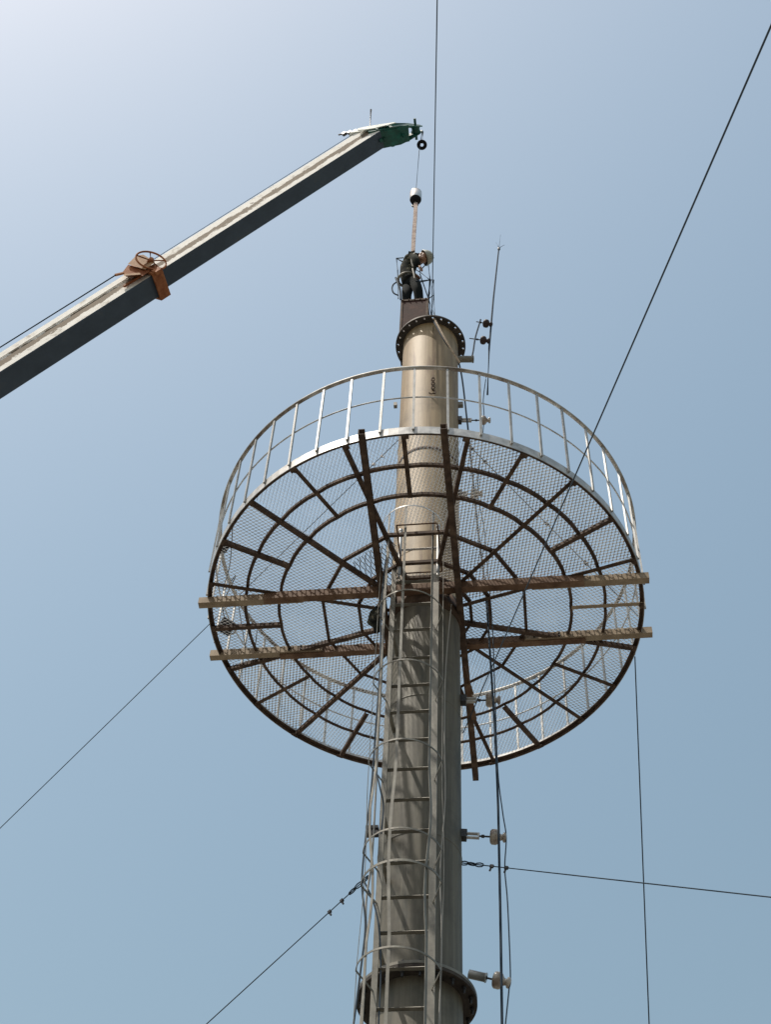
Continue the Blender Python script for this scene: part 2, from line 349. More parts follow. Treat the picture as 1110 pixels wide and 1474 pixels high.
# expanded metal decking, one panel per sixty degrees
HU0, HU1, HV0, HV1 = -.19, .21, -1.12, -.52      # hatch for the ladder
def mesh_panel(a0, a1, direc, pitch=.0205, per=.060, wd=.0088, th=.0022, r0=.40, r1=RR-.03, z=-.004, m=None, clip=None, name='mesh_panel', tl=62):
    m = m or M_mesh; dv = Vector((math.cos(R(direc)), math.sin(R(direc)), 0)); nv = Vector((-dv.y, dv.x, 0)); nv = nv if nv.dot(sd) > 0 else -nv; vs = []; fs = []
    ns = int(r1/pitch)+2; nt_ = int(r1/(per/4))+2; amp = .0058
    tilt = R(tl)
    for i in range(-ns, ns+1):
        prev = None; wob = 0
        for j in range(-nt_, nt_+1):
            ph = (j+(2 if i % 2 else 0)) % 4
            off = amp if ph in (0, 1) else -amp
            q = dv*(j*per/4) + nv*(i*pitch+off); r = math.hypot(q.x, q.y)
            an = math.degrees(math.atan2(q.y, q.x)); an = (an-a0) % 360
            ok = r0 < r < r1 and an < (a1-a0)
            u = q.dot(EU); v = q.dot(EV)
            if HU0 < u < HU1 and HV0 < v < HV1: ok = False
            if clip and not clip(u, v): ok = False
            if not ok: prev = None; continue
            c = Vector((A0.x+q.x, A0.y+q.y, Z0+z+.006*noise.noise(Vector((q.x*1.5, q.y*1.5, a0)))))
            sgn = 1
            ax = nv*math.cos(tilt)+EZ*math.sin(tilt); bx = nv*(-math.sin(tilt))+EZ*math.cos(tilt)
            n0 = len(vs)
            for s, t in ((-1, -1), (1, -1), (1, 1), (-1, 1)): vs.append(c+ax*(s*wd/2)+bx*(t*th/2))
            if prev is not None:
                for k in range(4): fs.append((prev+k, prev+(k+1) % 4, n0+(k+1) % 4, n0+k))
            prev = n0
    mb = MB(); mb.v = [tuple(v) for v in vs]; mb.f = fs; mb.sm = [False]*len(fs)
    me = bpy.data.meshes.new(name); me.from_pydata(mb.v, [], mb.f); me.materials.append(m)
    o = bpy.data.objects.new(name, me); col.objects.link(o); o.parent = plat; return o
mesh_panel(-143.4, -83.4, 66.6); mesh_panel(-83.4, -23.4, 126.6, z=-.006, tl=-4); mesh_panel(-23.4, 36.6, 6.6, tl=-24)
mesh_panel(36.6, 96.6, 66.6); mesh_panel(96.6, 126.6, 84, z=-.006); mesh_panel(126.6, 156.6, 126.6, tl=-4); mesh_panel(156.6, 216.6, 4, tl=-24)
# coarser patch near the hub
mesh_panel(-146, -112, 60, pitch=.030, per=.12, wd=.009, r0=.42, r1=.98, z=-.016, m=M_meshd, tl=20, name='mesh_patch')
# frame of the ladder hatch
for a, b in (((HU0, HV0), (HU1, HV0)), ((HU0, HV1), (HU1, HV1)), ((HU0, HV0), (HU0, HV1)), ((HU1, HV0), (HU1, HV1))):
    mb = MB(); angle(mb, T(*a, -.006), T(*b, -.006), .012, .016, .004); mb.build('hatch_frame', M_beam, plat)
# guard rail
HR = 1.11; rr = RR+.012
mb = MB(); tube(mb, [pol(rr, 2.5*k, HR) for k in range(144)], .021, 8, closed=True); top = mb.build('guard_rail', M_railtop, plat)
mb = MB(); tube(mb, [pol(rr-.02, 2.5*k, .585) for k in range(144)], .0085, 6, closed=True); mb.build('mid_rail', M_galv, top)
for k in range(44):
    a = -96.3+360/44*k+random.uniform(-.35, .35); b = a+random.uniform(-.25, .25)
    mb = MB(); p = pol(rr, a, -.02); q = pol(rr, b, HR); e = (p-A0); e.z = 0; bar(mb, p, q, .022, .018, e.normalized()); mb.build('post', M_post, top)

# ------------------------------------------------------------------ things fixed on the platform's left edge
def floodlight(name, P, aim, s, label, ring=True):
    t = empty(name, P, label, 'lamp')
    d, sx, u = frame(aim); mb = MB()
    vs = []
    for k, (sc, dd) in enumerate(((.7, -.5), (1, 0), (1, .35))):
        for i, j in ((-1, -1), (1, -1), (1, 1), (-1, 1)): vs.append(P+d*(dd*s)+sx*(i*sc*s*.5)+u*(j*sc*s*.5))
    fs = [(0, 1, 2, 3), (8, 9, 10, 11)]
    for k in (0, 1):
        for i in range(4): fs.append((4*k+i, 4*k+(i+1) % 4, 4*k+4+(i+1) % 4, 4*k+4+i))
    mb.add(vs, fs); mb.build('lamp_housing', M_black, t)
    mb = MB(); c = P-sx*s*.62-u*.1*s
    if ring: tube(mb, [c+sx*(.2*s*math.cos(R(30*k)))+u*(.26*s*math.sin(R(30*k))) for k in range(12)], .012, 6, closed=True); mb.build('bracket_ring', M_galv, t)
    else: bar(mb, P-u*s*.5, P-u*s*.9, .02, .02); mb.build('bracket', M_dark, t)
floodlight('junction_lamp', pol(2.10, 168.5, .10), Vector((.2, -.3, -1)), .15, 'square black lamp with a pale ring bracket inside the left edge of the round platform')
floodlight('junction_lamp', pol(2.15, 196, .12), Vector((.2, -.3, -1)), .085, 'small black lamp near the upper left edge of the round platform', ring=False)
tag(tubes('loose_cord', smoothline([pol(2.1, 190, .9), pol(2.05, 185, .4), pol(2.08, 181, .12), pol(2.0, 178, .5), pol(2.12, 173, .25), pol(2.1, 169, .14)], 8), .006, M_wire, seg=6), 'thin cord looping between the lamps on the left edge of the platform', 'cord')
tag(tubes('loose_cord', smoothline([pol(2.2, 160, 1.1), pol(2.05, 152, .1), pol(2.2, 146, 1.0)], 8), .006, M_wire, seg=6), 'slack cord tied along the far left guard rail of the platform', 'cord')

# ------------------------------------------------------------------ ladder with safety cage
lad = empty('caged_ladder', T(-.04, -.6, -Z0), 'long grey steel ladder with a safety cage bolted to the front of the pipe tower', 'ladder')
UL, UR, VL = -.255, .165, -.60
ztopL, ztopR = .02, -.02
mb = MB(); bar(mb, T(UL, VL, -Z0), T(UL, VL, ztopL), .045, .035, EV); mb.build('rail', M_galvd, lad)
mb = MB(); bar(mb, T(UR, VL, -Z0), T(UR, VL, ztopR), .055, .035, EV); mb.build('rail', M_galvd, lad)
z = -.265; rungs = []
zz = [-.984, -1.393, -1.764, -2.112, -2.462, -2.815, -3.169, -3.522, -3.853, -4.198, -4.54, -4.874, -5.227]
zz = [-.6, -.25] + zz + [-5.227-.35*i for i in range(1, 22)]
for z in zz:
    mb = MB(); tube(mb, [T(UL, VL, z), T(UR, VL, z+random.uniform(-.006, .006))], .0165, 8); mb.build('rung', M_galvd, lad)
# grab posts standing above the hatch
for u, dz in ((-.20, .52), (.185, .56)):
    mb = MB(); tube(mb, smoothline([T(u, -.66, -.25), T(u, -.66, .3), T(u, -.66, dz)]), .018, 8); lathe(mb, T(u, -.66, dz), EZ, [(.024, -.01), (.024, .02)], 10); mb.build('grab_post', M_galv, lad)
mb = MB(); tube(mb, [T(-.2, -.66, .2), T(.185, -.66, .2)], .0125, 8); mb.build('rung', M_galv, lad)
# stand-off brackets
for z in (-.95, -2.0, -3.3, -3.75, -4.6, -6.2, -8.4, -10.5):
    for u in (UL, UR):
        mb = MB(); bar(mb, T(u, VL+.02, z), T(u*.9, -.24, z), .03, .03); mb.build('wall_bracket', M_galvd, lad)
# hoops: flat bar arcs from rail to rail
UC = (UL+UR)/2-.01
def hoop_pts(z, tilt=0):
    out = []
    for k in range(25):
        t = R(200-220*k/24) if False else R(-10-160*k/24)
        u = UC+.315*math.cos(t); v = -.79+.325*math.sin(t)
        out.append(T(u, v, z+tilt*(u-UC)))
    return [T(UR, VL, z)]+out+[T(UL, VL, z)]
hz = [L(pV(582, y, -1.115)).z for y in (728, 849, 949, 1063, 1191, 1362)]
hz += [hz[-1]-.93*i for i in range(1, 8)]
def ribbon(mb, pts, w, t, up=EZ):
    for a, b in zip(pts, pts[1:]):
        if (b-a).length > 1e-4: bar(mb, a, b, t, w, up)
for i, z in enumerate(hz):
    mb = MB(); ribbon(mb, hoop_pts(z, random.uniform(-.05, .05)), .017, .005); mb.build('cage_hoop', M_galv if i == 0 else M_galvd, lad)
# an extra bent hoop hanging lower, as on the damaged bay
zx = L(pV(560, 1240, -1.1)).z
mb = MB(); ribbon(mb, hoop_pts(zx, .0), .022, .005); mb.build('cage_hoop', M_galvd, lad)
straps = [(-177, 0), (-135, 0), (-98, 0), (-45, 0), (-6, 0)]
for ti, (t, _) in enumerate(straps):
    u = UC+.31*math.cos(R(t)); v = -.79+.32*math.sin(R(t))
    pts = []
    zt = hz[0]; z = zt
    while z > -Z0+2.2:
        b = 0
        if -4.9 < z < -3.3: b = .028*math.sin((z+3.3)/1.6*math.pi*(2 if ti % 2 else 1))*(1 if ti in (1, 2) else -.7)
        pts.append(T(u+b, v, z)); z -= .22
    mb = MB()
    for a, c in zip(pts, pts[1:]): bar(mb, a, c, .024, .005, Vector((math.cos(R(t)), math.sin(R(t)), 0)))
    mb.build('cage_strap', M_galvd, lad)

# ------------------------------------------------------------------ cables on the tower
def cable(name, pix, r, m, label, cat, V=None, seg=8, tailz=None):
    pts = []
    for q in pix:
        x, y = q[0], q[1]; dv = q[2] if len(q) > 2 else 0
        pts.append(pV(x, y, dv))
    pts = smoothline(pts, 6)
    if tailz is not None: d = Vector((0, 0, -1)); pts.append(Vector((pts[-1].x, pts[-1].y, tailz)))
    o = tubes(name, pts, r, m, seg=seg); tag(o, label, cat); return o
rp_ = cable('hanging_rope', [(624, 462, -.47), (641, 492, -.47), (661, 523, -.30), (672, 600, -.1), (680, 680, -.1), (688, 760, -.1), (699, 850, -.1), (707, 960, -.1), (713, 1060, -.1), (717, 1150, -.1), (719, 1240, -.1), (721, 1340, -.1), (723, 1474, -.1)], .011, M_cable, 'thick dark cable running down the right side of the tower past the insulators', 'cable', tailz=.1)
cable('pale_rope', [(625.5, 459, -.485), (642, 490, -.485), (662, 522, -.40)], .014, M_rope, 'pale rope slanting across the front of the top pipe from its flange', 'rope')
cable('drop_wire', [(700, 543, .12), (696, 575, .12), (697, 600, .1), (694, 640, 0), (688, 706, 0), (697, 760, 0), (703, 830, 0), (709, 900, 0), (713, 1005, 0), (717, 1110, 0), (724, 1170, 0), (729, 1205, 0), (727, 1250, 0), (731, 1300, 0), (735, 1400, 0), (733, 1425, 0), (728, 1474, 0)], .0055, M_wire, 'thin grey wire tied from insulator to insulator down the right of the tower', 'wire', tailz=.1)
cable('slack_cable', [(556, 800, -.75), (549, 870, -.75), (547, 960, -.75), (540, 1060, -.75), (535, 1130, -.75), (527, 1200, -.75), (521, 1270, -.75), (526, 1330, -.75), (520, 1390, -.75), (509, 1474, -.75)], .008, M_wire, 'dark slack cable hanging furthest left beside the ladder cage', 'cable', tailz=.1)
cable('slack_cable', [(563, 780, -.7), (553, 850, -.7), (550, 960, -.7), (545, 1050, -.7), (540, 1160, -.7), (535, 1240, -.7), (527, 1300, -.7), (527, 1370, -.7), (519, 1474, -.7)], .0085, M_wirel, 'pale slack cable hanging just inside the dark one beside the ladder cage', 'cable', tailz=.1)
cable('slack_cable', [(539, 1100, -.8), (548, 1138, -.8), (552, 1160, -.75), (549, 1200, -.75)], .007, M_wire, 'short bent cable hooked on the left of the ladder below the platform', 'cable')
cable('slack_cable', [(525, 1270, -.66), (538, 1300, -.62), (546, 1340, -.62), (548, 1400, -.6), (545, 1474, -.6)], .007, M_wire, 'thin cable curving from the left guy clamp down along the ladder rail', 'cable', tailz=.1)
cable('slack_cable', [(650, 870, -.5), (642, 960, -.5), (640, 1060, -.5), (641, 1150, -.5), (634, 1250, -.5), (636, 1350, -.5), (632, 1474, -.5)], .006, M_wirel, 'thin pale cable trailing down the shaded right face of the tower', 'cable', tailz=.1)

# ------------------------------------------------------------------ insulators on arms
def insulator(px, py, edge, label, dark=False, s=1.0, slope=0, bracket='clevis', v=0.0):
    """disc centre at pixel (px,py) in the plane v; arm reaches from pixel x=edge"""
    P = pV(px, py, v); Q = pV(edge, py+slope, v); t = empty('insulator', P, label, 'insulator', 'insulators along the right side of the tower')
    d = (P-Q).normalized(); Lh = (P-Q).length; mp_ = M_porcd if dark else M_porc
    mb = MB(); lathe(mb, P, d, [(.012*s, -.052*s), (.055*s, -.052*s), (.067*s, -.040*s), (.068*s, -.005*s), (.060*s, .012*s), (.032*s, .03*s), (.026*s, .045*s), (.026*s, .052*s), (.042*s, .060*s), (.045*s, .072*s), (.034*s, .084*s), (.0, .086*s)], 24); mb.build('porcelain_bell', mp_, t)
    mb = MB(); lathe(mb, P, d, [(.008, -Lh*.52), (.008, -.05*s)], 8); lathe(mb, P, d, [(.015, -.11*s-.02), (.015, -.085*s-.02)], 6, False); mb.build('threaded_rod', M_dark, t)
    mb = MB()
    if bracket == 'clevis':
        u = frame(d)[2]
        for k in (-1, 1): bar(mb, Q-d*.03+u*(.022*k), P-d*(Lh*.48)+u*(.022*k), .03, .010)
        bar(mb, P-d*(Lh*.50)-u*.025, P-d*(Lh*.50)+u*.025, .03, .012)
        mb.build('arm_bracket', M_galv, t); mb = MB(); bar(mb, Q-d*.03, Q+d*.05, .07, .085); mb.build('wall_clamp', M_dark, t)
    elif bracket == 'tube':
        lathe(mb, Q, d, [(.036, -.05), (.036, Lh*.42), (.04, Lh*.42), (.04, Lh*.46)], 14); mb.build('arm_bracket', M_galv, t)
    else:
        lathe(mb, Q, d, [(.007, 0), (.007, Lh*.6)], 8); mb.build('arm_bracket', M_dark, t)
    return t
insulator(698, 605, 659, 'pale insulator beside the pipe just above the platform, behind the guard rail', s=.85)
insulator(685, 711, 659, 'insulator seen through the mesh behind the near part of the platform', s=.95)
insulator(708, 1008, 664, 'insulator seen through the mesh behind the far part of the platform')
insulator(715, 1205, 664, 'pale insulator below the platform, just above the right guy chain', slope=-3)
insulator(720, 1412, 684, 'lowest pale insulator, beside the lower flange of the tower', slope=-8, bracket='tube')
t1 = insulator(701.5, 466, 686, 'upper of the two dark insulators holding the lightning rod', dark=True, s=.85, slope=-3, bracket='rod', v=.12)
t2 = insulator(697.5, 490, 676, 'lower of the two dark insulators holding the lightning rod', dark=True, s=.85, slope=-3, bracket='rod', v=.12)

# lightning rod
rod = empty('lightning_rod', pV(700, 545, .14), 'slim dark lightning rod with spiked tip standing right of the top flange', 'lightning rod')
tubes('mast', [pV(702, 568, .14), pV(704.5, 500, .14), pV(710.5, 430, .14), pV(718.5, 357, .14)], [.012, .013, .012, .010], M_cable, rod)
for a, b in (((718.5, 358), (720.8, 338)), ((718.5, 357), (714.5, 349)), ((718.5, 357), (726.5, 352.5))): tubes('spike', [pV(*a, .14), pV(*b, .14)], .005, M_cable, rod, r2=.002)
mb = MB(); lathe(mb, pV(718.5, 358.5, .14), EZ, [(.014, -.03), (.02, -.01), (.02, .02), (.008, .04)], 10); mb.build('tip_collar', M_dark, rod)
tag(tubes('support_rod', smoothline([pV(679, 516, .06), pV(681.5, 505, .08), pV(684.5, 486, .1), pV(691, 464, .12), pV(692, 460, .12)]), .011, M_cable), 'bent dark rod rising from the pipe stub to the dark insulators', 'rod')

# ------------------------------------------------------------------ guy wires
def guy(name, P, az, Rg, label, r=.0058, clamps=0, chain=False, sag=.0, G=None):
    G = G or A0+Vector((Rg*math.cos(R(az)), Rg*math.sin(R(az)), 0)); t = empty(name, G, label, 'guy wire', 'guy wires of the tower')
    n = 24; pts = [P.lerp(G, i/n)-EZ*(sag*4*(i/n)*(1-i/n)) for i in range(n+1)]
    tubes('wire', pts, r, M_wire, t, seg=6)
    d = (G-P).normalized(); _, s, u = frame(d)
    mb = MB(); c0 = P
    if chain:
        for k in range(3):
            c = P+d*(.03+.075*k); a1, a2 = (s, d) if k % 2 else (u, d)
            tube(mb, [c+a2*(.044*math.cos(R(45*j)))+a1*(.020*math.sin(R(45*j))) for j in range(8)], .0055, 6, closed=True)
        mb.build('shackle_chain', M_cable, t)
    mb = MB()
    for k in range(clamps):
        c = P+d*(.30+.14*k); bar(mb, c-d*.016, c+d*.016, .02, .026); bar(mb, c-u*.015, c-u*.05, .010, .014)
    if clamps: mb.build('rope_clamp', M_dark, t)
    mb = MB(); lathe(mb, G, EZ, [(.12, -.1), (.12, .15), (.04, .25), (.0, .26)], 12); mb.build('anchor', M_galvd, t)
    return t
guy('guy_wire', pA(575, 632), 144.5, 24, 'guy wire going down to the left from above the platform, passing behind its left rim', clamps=3, r=.0052)
guy('guy_wire', pA(530, 1262), 139.9, 24, 'guy wire with a shackle going down to the left from below the platform', clamps=2, chain=True, r=.0052)
guy('guy_wire', pA(664, 1242), 335, 24, 'guy wire with a shackle chain going right from below the platform', clamps=2, chain=True, r=.0052)
guy('guy_wire', T(.055, -.455, ZF), 267.22, 24, 'thin guy wire rising straight from the top flange to the upper edge of the photo', r=.0055)
guy('guy_wire', pA(667, 1055), 275.45, 24, 'long dark guy wire crossing the right half of the platform up to the right edge', r=.0050)
# tie from the pipe to the rim and its drop to the ground
tie = tag(tubes('tie_wire', [pA(671, 637), pol(2.18, -2, .05)], .006, M_wire, seg=6), 'short tie wire from the right of the upper pipe down to the platform rim', 'tie wire')
mb = MB()
a_, b_ = pA(671, 637), pol(2.18, -2, .05)
for k in (.03, .12, .22, .50, .72): c = a_.lerp(b_, k); bar(mb, c, c+(b_-a_).normalized()*.06, .022, .03)
mb.build('rope_clamp', M_dark, tie)
_d = pray(914.5, 945); p1 = CAM+_d*((Z0-.05-CAM.z)/_d.z); q1 = pray(935, 1474)
G_ = CAM+q1*((p1.y+2.0)/q1.y); dG = G_-p1; Gg = p1+dG*(-(p1.z)/dG.z)
tag(tubes('tag_line', [p1, Gg], .0062, M_wire, seg=6), 'thin line dropping from the right rim of the platform to the ground', 'line')
# hook and chain hanging on the front of the top pipe
hk = empty('hanging_chain', T(.0, -.37, 4.0), 'short rusty chain with a hook hanging against the sunlit top pipe', 'chain')
vv = -.372
tubes('cord', [pV(624, 470, vv), pV(623.5, 545, vv)], .005, M_rust, hk, seg=6)
for y in (546, 552, 558):
    mb = MB(); c = pV(623.5, y, vv); tube(mb, [c+EU*(.018*math.cos(R(45*j)))+EZ*(.04*math.sin(R(45*j))) for j in range(8)], .009, 6, closed=True); mb.build('link', M_rust, hk)
mb = MB(); c = pV(623, 562, vv); tube(mb, [c+EU*.0, c+EU*.035-EZ*.03, c+EU*.03-EZ*.07, c-EU*.02-EZ*.08, c-EU*.04-EZ*.05], .009, 6); mb.build('hook', M_rust, hk)
# rag and cable bundle at the left of the pipe under the platform
mb = MB(); base = pV(541, 893, -.3); vs = []; 
rows = [(.0, .02), (.05, .05), (.13, .07), (.22, .06), (.30, .045), (.38, .02)]
for i, (h, r) in enumerate(rows):
    for k in range(14):
        a = 2*math.pi*k/14; rr_ = r*(1+.45*noise.noise(Vector((math.cos(a)*2, math.sin(a)*2, i*.9)))); vs.append(base+EZ*(.2-h)+EU*(rr_*math.cos(a)+.02*math.sin(i*1.7))+EV*(rr_*math.sin(a)))
mb.add(vs, [(i*14+k, i*14+(k+1) % 14, (i+1)*14+(k+1) % 14, (i+1)*14+k) for i in range(5) for k in range(14)], True)
tag(mb.build('tied_rag', M_camo), 'dark crumpled bundle of cloth tied beside the pipe just under the platform', 'rag')
# loose timber hanging at the far end of the right beam
cd_ = tag(MB().build('empty_', None), None) if False else None
mb = MB(); bar(mb, pV(673, 985, .5), pV(683, 1035, .9), .05, .03); bar(mb, pV(668, 960, .45), pV(680, 1000, .6), .03, .03)
tag(mb.build('wooden_batten', M_beam), 'short brown batten lashed under the far end of the right platform beam', 'batten')

# ------------------------------------------------------------------ rusty square stub on the top flange
stub = empty('steel_box', T(-.23, 0, ZF), 'rusty reddish square steel box standing on the left of the top flange', 'box')
zt = L(pA(597, 432)).z+.02; zbx = ZF+.03
bx0, bx1 = L(pA(576.5, 445)).x, L(pA(616.5, 445)).x
for (a, b, c, d_) in ((bx0, -.03, bx1, -.03), (bx0, .27, bx1, .27), (bx0+.004, -.03, bx0+.004, .27), (bx1-.004, -.03, bx1-.004, .27)):
    mb = MB(); A_ = T(a, b, (zbx+zt)/2); B_ = T(c, d_, (zbx+zt)/2); bar(mb, A_, B_, .008, zt-zbx); mb.build('side_plate', M_rustr, stub)
for u in (bx0+.012, bx1-.012):
    mb = MB(); bar(mb, T(u, -.038, zbx), T(u, -.038, zt), .03, .006, EV); mb.build('corner_strip', M_rust, stub)
mb = MB(); bar(mb, T(bx0, -.040, zt-.02), T(bx1, -.040, zt-.02), .008, .035)
for k in range(5): lathe(mb, T(bx0+.03+(bx1-bx0-.06)*k/4, -.045, zt-.02), -EV, [(.009, 0), (.009, .012)], 6, False)
mb.build('rim_strip', M_rust, stub)
mb = MB(); bar(mb, T(bx0, .12, zt-.01), T(bx1, .12, zt-.01), .28, .008); mb.build('top_plate', M_rust, stub)

# ------------------------------------------------------------------ lattice frame beside the worker
lat = empty('lattice_frame', T(.05, .1, ZF), 'light steel lattice frame rising beside the worker on the top flange', 'frame')
def P2(x, y, v=.1): return pV(x, y, v)
nodes = dict(a=P2(621.5, 455, .05), b=P2(617, 430, .1), c=P2(619.3, 403, .15), d=P2(616.3, 377, .2), e=P2(599, 405, -.02), f=P2(603.7, 391, .3), g=P2(570.8, 372, .25), h=P2(572.5, 389, .22), i=P2(580, 371, .1), j=P2(624.5, 403, .1), k=P2(624.5, 425, .05), l=P2(626, 455, .0), m=P2(573.5, 430, .2), n=P2(580, 376, -.02), o=P2(604.5, 394, -.05), p=P2(599, 407.5, .3))
for s, th in (('ab', .012), ('bc', .017), ('cd', .010), ('ce', .012), ('cf', .009), ('cp', .009), ('ob', .009), ('gh', .009), ('hm', .009), ('gi', .010), ('gn', .008), ('df', .008), ('cj', .007), ('kb', .007), ('jk', .008), ('kl', .008), ('jb', .006), ('ka', .006), ('lb', .006), ('fg', .008), ('df', .008)):
    tubes('lattice_bar', [nodes[s[0]], nodes[s[1]]], th, M_wire, lat, seg=6)

# ------------------------------------------------------------------ worker
def skin_body(name, chains, m, parent=None, sub=2):
    """chains: list of lists of (co, radius); the first vertex of later chains may repeat an existing co to branch"""
    verts = []; edges = []; rads = []; idx = {}
    def vid(co, r):
        k = tuple(round(x, 4) for x in co)
        if k not in idx: idx[k] = len(verts); verts.append(co); rads.append(r)
        return idx[k]
    for ch in chains:
        ids = [vid(Vector(c), r) for c, r in ch]
        for a, b in zip(ids, ids[1:]): edges.append((a, b))
    me = bpy.data.meshes.new(name+'_s'); me.from_pydata([tuple(v) for v in verts], edges, []); ob = bpy.data.objects.new(name+'_s', me); col.objects.link(ob)
    mo = ob.modifiers.new('s', 'SKIN'); mo.use_smooth_shade = True
    lay = me.skin_vertices[0].data
    for i, r in enumerate(rads):
        rx, ry = (r if isinstance(r, tuple) else (r, r)); lay[i].radius = (rx, ry); lay[i].use_root = (i == 0)
    sb = ob.modifiers.new('b', 'SUBSURF'); sb.levels = sub; sb.render_levels = sub
    dg = bpy.context.evaluated_depsgraph_get(); dg.update()
    me2 = bpy.data.meshes.new_from_object(ob.evaluated_get(dg)); me2.name = name
    bpy.data.objects.remove(ob)
    me2.materials.clear(); me2.materials.append(m); me2.polygons.foreach_set('use_smooth', [True]*len(me2.polygons))
    o = bpy.data.objects.new(name, me2); col.objects.link(o)
    if parent: o.parent = parent
    return o
def W(x, z, v=0): return T(WB.x+x, WB.y+v, WB.z+z*.97)      # metres right of the feet, above the feet
WB = Vector((-.30, .10, zt-.02))
pers = empty('person', W(0, 0), 'person in camouflage jacket and pale helmet bending over atop the tower', 'person')
def arm_hand(sh, el, wr, hd, cl, par):
    """fingers from the wrist in direction hd"""
    hd = hd.normalized(); _, s, u = frame(hd)
    palm = wr+hd*.075
    ch = [[(wr, (.024, .018)), (wr+hd*.03, (.030, .016)), (palm, (.036, .014))]]
    for k, (l, off) in enumerate(((.066, -.028), (.076, -.0095), (.071, .0095), (.056, .028))):
        b0 = palm+s*off*.95; b1 = b0+hd*l*.45+u*(-.006); b2 = b1+hd*l*.28-u*.016; b3 = b2+hd*l*.14-u*.020
        ch.append([(palm, (.036, .014)), (b0+hd*.008, .0095), (b1, .0088), (b2, .008), (b3, .007)])
    th0 = wr+hd*.03-s*.026; ch.append([(wr+hd*.03, (.030, .016)), (th0, .012), (th0-s*.024+hd*.025-u*.008, .0105), (th0-s*.026+hd*.055-u*.018, .0085)])
    return ch
# trunk and head lean over to the right
pel = W(-.02, .86, .03); wst = W(-.055, 1.0, .02); che = W(-.07, 1.22, 0); nb = W(-.01, 1.38, -.04); nk = W(.075, 1.395, -.08); hdp = W(.165, 1.36, -.11)
hl = W(-.06, .80, .06); hr_ = W(.04, .80, -.01)
kl = W(-.065, .45, .0); kr = W(.10, .46, -.06); fl = W(-.05, .08, .06); fr = W(.12, .08, .04)
shl = W(-.06, 1.36, .10); ell = W(-.12, 1.12, .12); wrl = W(.02, .97, .0)
shr = W(.02, 1.34, -.14); elr = W(.07, 1.12, -.20); wrr = W(.12, .96, -.17)
body = skin_body('body', [
    [(pel, (.095, .075)), (wst, (.09, .07)), (che, (.10, .08)), (nb, (.075, .06)), (nk, (.050, .05)), (hdp, (.072, .068))],
    [(pel, (.095, .075)), (hl, .060), (kl, .050), (W(-.06, .25, .05), .042), (fl, .036)],
    [(pel, (.095, .075)), (hr_, .060), (kr, .050), (W(.115, .25, .01), .042), (fr, .036)],
    [(nb, (.075, .06)), (shl, .045), (ell, .038), (wrl, .030)],
    [(nb, (.075, .06)), (shr, .045), (elr, .038), (wrr, .028)]], M_skin, pers)
jk = skin_body('jacket', [
    [(W(-.025, .80, .03), (.150, .12)), (W(-.04, .90, .03), (.145, .12)), (W(-.06, 1.04, .02), (.140, .118)), (che, (.158, .128)), (W(-.045, 1.32, -.02), (.155, .125)), (nb, (.130, .105)), (nk-EU*.03, (.080, .075))],
    [(nb, (.130, .105)), (shl, .078), (ell, .058), (wrl-EZ*.0-EU*.01, .042)],
    [(nb, (.130, .105)), (shr, .078), (elr, .058), (wrr-EU*.005, .042)]], M_camo, pers)
tr = skin_body('trousers', [
    [(pel+EZ*.02, (.13, .105)), (W(-.02, .80, .03), (.125, .10)), (hl, .092), (kl, .074), (W(-.06, .25, .05), .068), (fl+EZ*.04, .058)],
    [(W(-.02, .80, .03), (.125, .10)), (hr_, .092), (kr, .074), (W(.115, .25, .01), .068), (fr+EZ*.04, .058)]], M_navy, pers)
for f in (fl, fr):
    b = MB(); d = (EU*.5-EV*.85).normalized()
    skin_body('boot', [[(f+EZ*.04, .05), (f-EZ*.025-d*.02, (.05, .048)), (f-EZ*.035+d*.08, (.048, .038)), (f-EZ*.043+d*.17, (.038, .028))]], M_boot, pers)
for wr, hd, nm in ((wrl, Vector(EU*.7-EV*.3-EZ*.4), 'l'), (wrr, Vector(EU*.3-EV*.2-EZ*.8), 'r')):
    skin_body('hand', arm_hand(None, None, wr, hd, None, None), M_skin, pers, 1)
# head: face looks to the right and down, helmet over it
fd = (EU*.80-EV*.35-EZ*.45).normalized(); _, hs, hu = frame(fd, (EU*.55+EZ*.8))
hc = hdp+fd*.015
def ellipsoid(mb, c, ax, rad, nu=20, nv=14, cut=None):
    vs = []; fs = []
    for i in range(nv+1):
        th = math.pi*i/nv
        if cut is not None: th = cut*i/nv
        for k in range(nu):
            ph = 2*math.pi*k/nu; vs.append(c+ax[0]*(rad[0]*math.sin(th)*math.cos(ph))+ax[1]*(rad[1]*math.sin(th)*math.sin(ph))+ax[2]*(rad[2]*math.cos(th)))
    for i in range(nv):
        for k in range(nu): fs.append((i*nu+k, i*nu+(k+1) % nu, (i+1)*nu+(k+1) % nu, (i+1)*nu+k))
    mb.add(vs, fs, True)
mb = MB(); ellipsoid(mb, hc, (fd, hs, hu), (.098, .076, .118)); ellipsoid(mb, hc+fd*.03-hu*.055, (fd, hs, hu), (.062, .055, .062)); mb.build('face', M_skin, pers)
mb = MB(); ellipsoid(mb, hc+fd*.105-hu*.02, (fd, hs, hu), (.018, .013, .028), 10, 8); mb.build('nose', M_skin, pers)
for s in (-1, 1):
    mb = MB(); ellipsoid(mb, hc+fd*.088+hs*(.032*s), (fd, hs, hu), (.011, .014, .009), 10, 8); mb.build('eye', M_black, pers)
    mb = MB(); ellipsoid(mb, hc+hs*(.078*s)-hu*.01-fd*.01, (fd, hs, hu), (.02, .009, .032), 10, 8); mb.build('ear', M_skin, pers)
mb = MB(); ellipsoid(mb, hc+fd*.088-hu*.062, (fd, hs, hu), (.01, .026, .007), 10, 6); mb.build('mouth', M_maroon, pers)
hup = (EU*.93+EZ*.37).normalized(); hfd = (fd-hup*fd.dot(hup)).normalized(); hsd = hup.cross(hfd)
